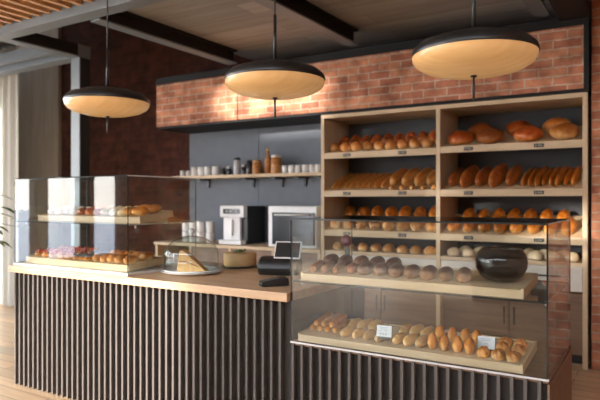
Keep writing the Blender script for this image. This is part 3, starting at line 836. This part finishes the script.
# ------------------------------------------------------------------ things on the counter
# cake dome: plate, glass dome, and the slice inside
DX, DY = -2.795, 3.08
cp = thing('cake_plate', 'pale round plate under the glass dome on the oak counter', 'plate', (DX, DY, .9355))
MB().lathe([(0, 0), (.13, 0), (.15, .004), (.205, .018), (.212, .022), (.205, .024), (.15, .011), (0, .010)], 48).build('plate_body', 'plate', cp)
dm = thing('glass_dome', 'clear glass cake dome with round knob covering a cake slice', 'cake dome', (DX, DY, .9355 + .0245))
dp = [(.186, .0), (.190, .002)]
K = 14
outer = [(.190, .0), (.192, .10)] + [(.192 * math.cos(t), .10 + .142 * math.sin(t)) for t in [PI / 2 * i / K for i in range(1, K)]] + [(.012, .242), (0, .242)]
inner = [(0, .238), (.012, .238)] + [(.188 * math.cos(t), .10 + .138 * math.sin(t)) for t in [PI / 2 * i / K for i in range(K - 1, 0, -1)]] + [(.188, .10), (.187, .0)]
MB().lathe(outer + inner + [(.190, 0)], 48).build('dome_glass', 'glass', dm)
MB().lathe([(0, .2425), (.010, .2425), (.009, .25), (.018, .258), (.022, .270), (.018, .284), (.008, .291), (0, .292)], 24).build('dome_knob', 'edge_bright', dm)
MB().lathe([(.1905, .001), (.196, .003), (.196, .008), (.193, .010), (.1925, .001)], 48).build('dome_rim', 'edge_bright', dm)
cs = thing('cake_slice', 'tall wedge slice of sponge cake under the glass dome', 'cake', (DX + .012, DY - .02, .9355 + .0115), R(28)); cs.scale = (1.08, 1.0, 1.16)
MB().prism([(-.085, 0), (.10, 0), (.105, .012), (-.03, .128), (-.05, .138), (-.066, .125)], 'Y', -.05, .05, 0, .008).build('sponge', 'sponge', cs)
MB().prism([(-.060, .072), (-.02, .070), (.06, .040), (.062, .034), (-.02, .062), (-.062, .062)], 'Y', -.053, -.050).build('filling', 'filling', cs)
# round cake behind
rk = thing('round_cake', 'round beige cake with a green herb garnish on the counter', 'cake', (-2.745, 3.57, .9355 + .012)); rk.scale = (.93, .93, 1.0)
MB().lathe([(0, 0), (.128, 0), (.135, .008), (.137, .088), (.130, .098), (.10, .101), (0, .101)], 40).build('cake_body', 'tin', rk)
g = MB()
for i in range(14):
    a = i * 2.4; r = .012 + .003 * i
    g.lathe([(0, -.005), (.012, 0), (0, .007)], 6, mat=Matrix.Translation((r * math.cos(a), r * math.sin(a), .104 + .006 * (i % 3))) @ Matrix.Rotation(a, 4, 'X'))
g.build('herb_garnish', 'herb', rk)
dpl = tag(MB().lathe([(0, 0), (.12, 0), (.148, .006), (.15, .010), (.146, .011), (0, .011)], 40).build('cake_stand', 'darkplate', None, (-2.745, 3.57, .9355)), 'dark flat plate under the round beige cake', 'plate')
# register: rounded body and tilted tablet
rg = thing('cash_register', 'black point of sale register with a tilted white-framed tablet', 'cash register', (-2.225, 3.36, .9355), R(18))
bd = MB()
bd.prism([(-.07, 0), (.085, 0), (.095, .03), (.09, .10), (.05, .125), (-.02, .125), (-.075, .10), (-.095, .05)], 'X', -.15, .13, 0, .02)
bd.build('register_body', 'black', rg)
MB().box(-.02, .02, -.02, .02, .12, .17, 0, .004).build('tablet_stand', 'black', rg)
tb = MB().box(-.095, .095, -.006, .006, -.062, .062, 0, .004).build('tablet', 'white', rg, (.055, -.035, .172), (R(-24), 0, R(-4)))
MB().box(-.086, .086, -.008, -.0065, -.053, .053).build('screen', 'screen', tb)
# card terminal
tm = thing('card_terminal', 'dark handheld card terminal lying on the oak counter end', 'card terminal', (-1.975, 2.90, .9355), R(-38))
MB().prism([(-.085, 0), (.08, 0), (.085, .012), (.08, .046), (.03, .048), (-.08, .030), (-.087, .015)], 'X', -.038, .038, 0, .005).build('terminal_body', 'black', tm)
MB().box(-.028, .028, .030, .072, .0475, .050, 0, .001).build('terminal_screen', 'screen', tm)
k_ = MB()
for i in range(3):
    for j in range(3): k_.box(-.026 + i * .019, -.012 + i * .019, -.062 + j * .024, -.046 + j * .024, (.0335 + j * .004), (.0395 + j * .004), 0, .001)
k_.build('keypad', 'grey', tm)

# ------------------------------------------------------------------ back counter things
em = thing('espresso_machine', 'white-fronted espresso machine with black sides on the back counter', 'coffee machine', (-4.485, 5.86, .9055))
MB().box(-.18, .185, -.12, .25, 0, .47, 0, .012).build('machine_body', 'black', em)
MB().box(-.185, .185, -.20, -.121, .33, .475, 0, .01).build('head_panel', 'white', em)
MB().box(-.13, .13, -.204, -.2005, .375, .435).build('display', 'screen', em)
d_ = MB()
for q in (-.09, -.03, .05): d_.box(q, q + .035, -.2055, -.2045, .392, .418)
d_.build('display_mark', 'tagink', em)
MB().box(-.16, .10, -.16, -.121, .05, .33, 0, .008).build('column', 'white', em)
MB().box(-.05, -.005, -.19, -.161, .10, .30, 0, .006).build('brew_spout', 'trim', em)
MB().box(-.185, .16, -.22, -.121, 0, .05, 0, .008).build('drip_tray', 'white', em)
ov = thing('microwave_oven', 'white oven with a dark glass door beside the bread shelving', 'oven', (-3.58, 5.83, .9055))
MB().box(-.335, .32, -.20, .26, 0, .475, 0, .012).build('oven_body', 'white', ov)
wd = MB().box(-.27, .30, -.222, -.201, .03, .40, 0, .008).build('oven_door', 'screen', ov)
MB().tube((-.22, -.245, .375), (.25, -.245, .375), .010).build('door_handle', 'trim', wd)
MB().box(.02, .14, -.2235, -.2225, .07, .13).build('door_mark', 'grey', wd)
# stacked white mugs
def mug_meshes():
    b = MB().lathe([(0, 0), (.030, 0), (.036, .006), (.038, .09), (.035, .092), (.034, .012), (0, .010)], 24).mesh('mug_body', 'china')
    h = MB().path([(.036, 0, .072), (.056, 0, .072), (.062, 0, .05), (.054, 0, .028), (.036, 0, .024)], [.005] * 5, 8).mesh('mug_handle', 'china')
    return b, h
mb_, mh_ = mug_meshes()
def mug(name, loc, rz, label, group, s=1.0):
    t = thing(name, label, 'mug', loc, PI / 2 + rz * .2, group); t.scale = (s, s, s)
    for nm, me in (('mug_body', mb_), ('mug_handle', mh_)):
        o = bpy.data.objects.new(nm, me); C.objects.link(o); o.parent = t
    return t
for i, X in enumerate((-5.30, -5.175, -5.05, -4.89)):
    for k in range(2):
        mug('mug', (X, 5.74, .9055 + k * .135 * 1.0), J(2), f'white mug, {ORD[i]} from the counter end in the {("bottom", "top")[k]} layer of stacked mugs', 'mugs stacked by the coffee machine', 1.46)
for i, X in enumerate((-5.575, -5.466)):
    mug('cup', (X, 5.96, 1.7725), J(2), ('small white cup at the outer end of the wall shelf', 'small white cup second from the outer end of the wall shelf')[i], 'cups at the wall shelf end', .85)
for i, X in enumerate((-5.35, -5.235, -5.115, -4.985)):
    mug('mug', (X, 5.96, 1.7725), J(2), f'tall white mug, {ORD[i]} from the small cups on the wall shelf', 'tall mugs on the wall shelf', 1.32)
for i, X in enumerate((-3.895, -3.80, -3.705, -3.605, -3.505, -3.425)):
    mug('espresso_cup', (X, 5.96, 1.7725), J(2), f'white espresso cup, {ORD[i]} from the amber jars on the wall shelf', 'espresso cups on the wall shelf', 1.05)
def jar(name, X, r, h, mat, lid, label, cat, group=None, neck=None, fill=None):
    t = thing(name, label, cat, (X, 5.97, 1.7725), 0, group)
    if neck:
        prof = [(0, 0), (r, 0), (r, h * .62), (r * .5, h * .74), (neck, h * .80), (neck, h), (0, h)]
    else:
        prof = [(0, 0), (r * .95, 0), (r, .008), (r, h * .85), (r * .8, h * .95), (r * .78, h), (0, h)]
    MB().lathe(prof, 24).build('jar_body' if not neck else 'bottle_body', mat, t)
    rr = neck * 1.25 if neck else r * .88
    MB().lathe([(0, h + .0005), (rr, h + .0005), (rr, h + .028), (rr * .6, h + .034), (0, h + .034)], 20).build('lid' if not neck else 'stopper', lid, t)
jar('spice_jar', -4.865, .030, .06, 'darkjar', 'darkjar', 'low dark jar right beside the last tall mug', 'jar', 'dark jars on the wall shelf')
jar('spice_jar', -4.775, .032, .085, 'darkjar', 'trim', 'dark jar between the low jar and the pale bottle', 'jar', 'dark jars on the wall shelf')
jar('glass_bottle', -4.64, .048, .19, 'bottle', 'black', 'pale grey bottle with a black cap on the wall shelf', 'bottle')
jar('spice_jar', -4.535, .03, .10, 'darkjar', 'trim', 'dark jar right after the pale grey bottle', 'jar', 'dark jars on the wall shelf')
jar('spice_jar', -4.445, .042, .145, 'darkjar', 'black', 'taller dark jar beside the amber jar with a stopper', 'jar', 'dark jars on the wall shelf')
jar('amber_jar', -4.325, .062, .15, 'amber', 'cork', 'amber jar nearest the dark jars on the wall shelf', 'jar', 'amber jars on the wall shelf')
jar('amber_bottle', -4.155, .045, .29, 'amber', 'cork', 'tall amber bottle standing between the two amber jars', 'bottle', None, .018)
jar('amber_jar', -4.03, .07, .20, 'amber', 'china', 'larger amber jar nearest the white espresso cups', 'jar', 'amber jars on the wall shelf')

# ------------------------------------------------------------------ pendants
for X, lab in ((-3.511, 'disc pendant lamp farthest along, over the glass case'), (-2.0016, 'disc pendant lamp in the middle, over the oak counter end'), (-0.797, 'disc pendant lamp nearest, over the long glass display counter')):
    p = thing('pendant_lamp', 'black and amber ' + lab, 'lamp', (X, 2.95, 2.178), 0, 'disc pendant lamps over the counter')
    r = .307
    MB().lathe([(r * 1.0, -.004), (r * 1.01, .004), (r * .985, .028), (r * .88, .058), (r * .6, .086), (r * .25, .101), (.03, .105), (.02, .115), (0, .115)], 64).build('lamp_cap', 'black', p)
    MB().lathe([(r * .992, -.004), (r * .985, -.024), (r * .93, -.047), (r * .8, -.070), (r * .55, -.090), (r * .25, -.101), (0, -.103)], 64).build('lamp_bowl', 'lamp', p)
    MB().tube((0, 0, .113), (0, 0, .40), .010).tube((0, 0, .40), (0, 0, .955), .005).build('hanging_rod', 'black', p)
    MB().tube((0, 0, -.225), (0, 0, -.1025), .006).lathe([(0, -.1035), (.016, -.1035), (.016, -.112), (0, -.112)], 16).build('lower_rod', 'black', p)

# ------------------------------------------------------------------ plant at the left edge
pt_ = thing('potted_plant', 'leafy green plant in a grey pot at the counter end', 'plant', (-5.52, 3.0, 0))
MB().lathe([(0, 0), (.13, 0), (.17, .42), (.175, .45), (.16, .45), (.15, .40), (0, .40)], 28).build('pot', 'pot', pt_)
MB().lathe([(0, .402), (.15, .402), (0, .415)], 20).build('soil', 'soil', pt_)
lf_ = MB(); st = MB(); rr = random.Random(11)
for i in range(26):
    a = i * 2.399; reach = .22 + .25 * rr.random(); top = .95 + .75 * rr.random()
    p0 = Vector((.03 * math.cos(a), .03 * math.sin(a), .41)); p1 = Vector((reach * .5 * math.cos(a), reach * .5 * math.sin(a), top)); p2 = Vector((reach * math.cos(a), reach * math.sin(a), top - .06))
    st.path([p0, (p0 + p1) / 2 + Vector((0, 0, .05)), p1, p2], [.006, .005, .004, .003], 6)
    d = Vector((math.cos(a), math.sin(a), -.25 + .3 * rr.random())).normalized(); sd = d.cross(Vector((0, 0, 1))).normalized()
    L = .16 + .10 * rr.random(); W = L * .22; up = sd.cross(d)
    vs = []
    for t, w in ((0, .05), (.25, .8), (.5, 1), (.75, .7), (1, .03)):
        c = p2 + d * L * t + Vector((0, 0, -.05 * t * t))
        vs.append([lf_.bm.verts.new(c - sd * W * w + up * .01 * w), lf_.bm.verts.new(c), lf_.bm.verts.new(c + sd * W * w + up * .01 * w)])
    for A, B in zip(vs, vs[1:]):
        for q in range(2):
            f = lf_.bm.faces.new([A[q], A[q + 1], B[q + 1], B[q]]); f.smooth = True
st.build('stems', 'leaf', pt_)
lf_.build('foliage', 'leaf', pt_)

# ------------------------------------------------------------------ light, world, camera
w = bpy.data.worlds.new('sky'); sc.world = w; w.use_nodes = True
nt = w.node_tree
bg = nt.nodes['Background']
tc = N(nt, 'ShaderNodeTexCoord'); sp = N(nt, 'ShaderNodeSeparateXYZ')
nt.links.new(tc.outputs['Generated'], sp.inputs[0])
col = ramp(nt, sp.outputs['Z'], [(0.0, (1.0, 0.93, 0.85)), (0.12, (0.95, 0.95, 0.97)), (0.5, (0.80, 0.88, 1.0))])
nt.links.new(col, bg.inputs['Color'])
bg.inputs['Strength'].default_value = 9.5
sd = bpy.data.lights.new('low_sun', 'SUN'); sd.energy = 9.5; sd.angle = R(1.4); sd.color = (1.0, 0.92, 0.83)
so = bpy.data.objects.new('low_sun', sd); C.objects.link(so)
so.rotation_euler = Vector((.3, 1, -.11)).to_track_quat('-Z', 'Y').to_euler()

cd = bpy.data.cameras.new('camera'); co = bpy.data.objects.new('camera', cd); C.objects.link(co)
co.location = (0, 0, 1.45); co.rotation_euler = (R(90), 0, R(31.7))
cd.lens = 35; cd.sensor_width = 36; cd.clip_start = 0.05
cd.dof.use_dof = True; cd.dof.focus_distance = 2.9; cd.dof.aperture_fstop = 2.2
sc.camera = co
sc.view_settings.view_transform = 'Standard'
sc.view_settings.look = 'None'
sc.view_settings.exposure = 0.5
sc.view_settings.gamma = 1
sc.view_settings.use_curve_mapping = False
sc.cycles.max_bounces = 12
sc.cycles.transparent_max_bounces = 24
sc.cycles.caustics_reflective = False
sc.cycles.caustics_refractive = False
sc.cycles.sample_clamp_indirect = 4
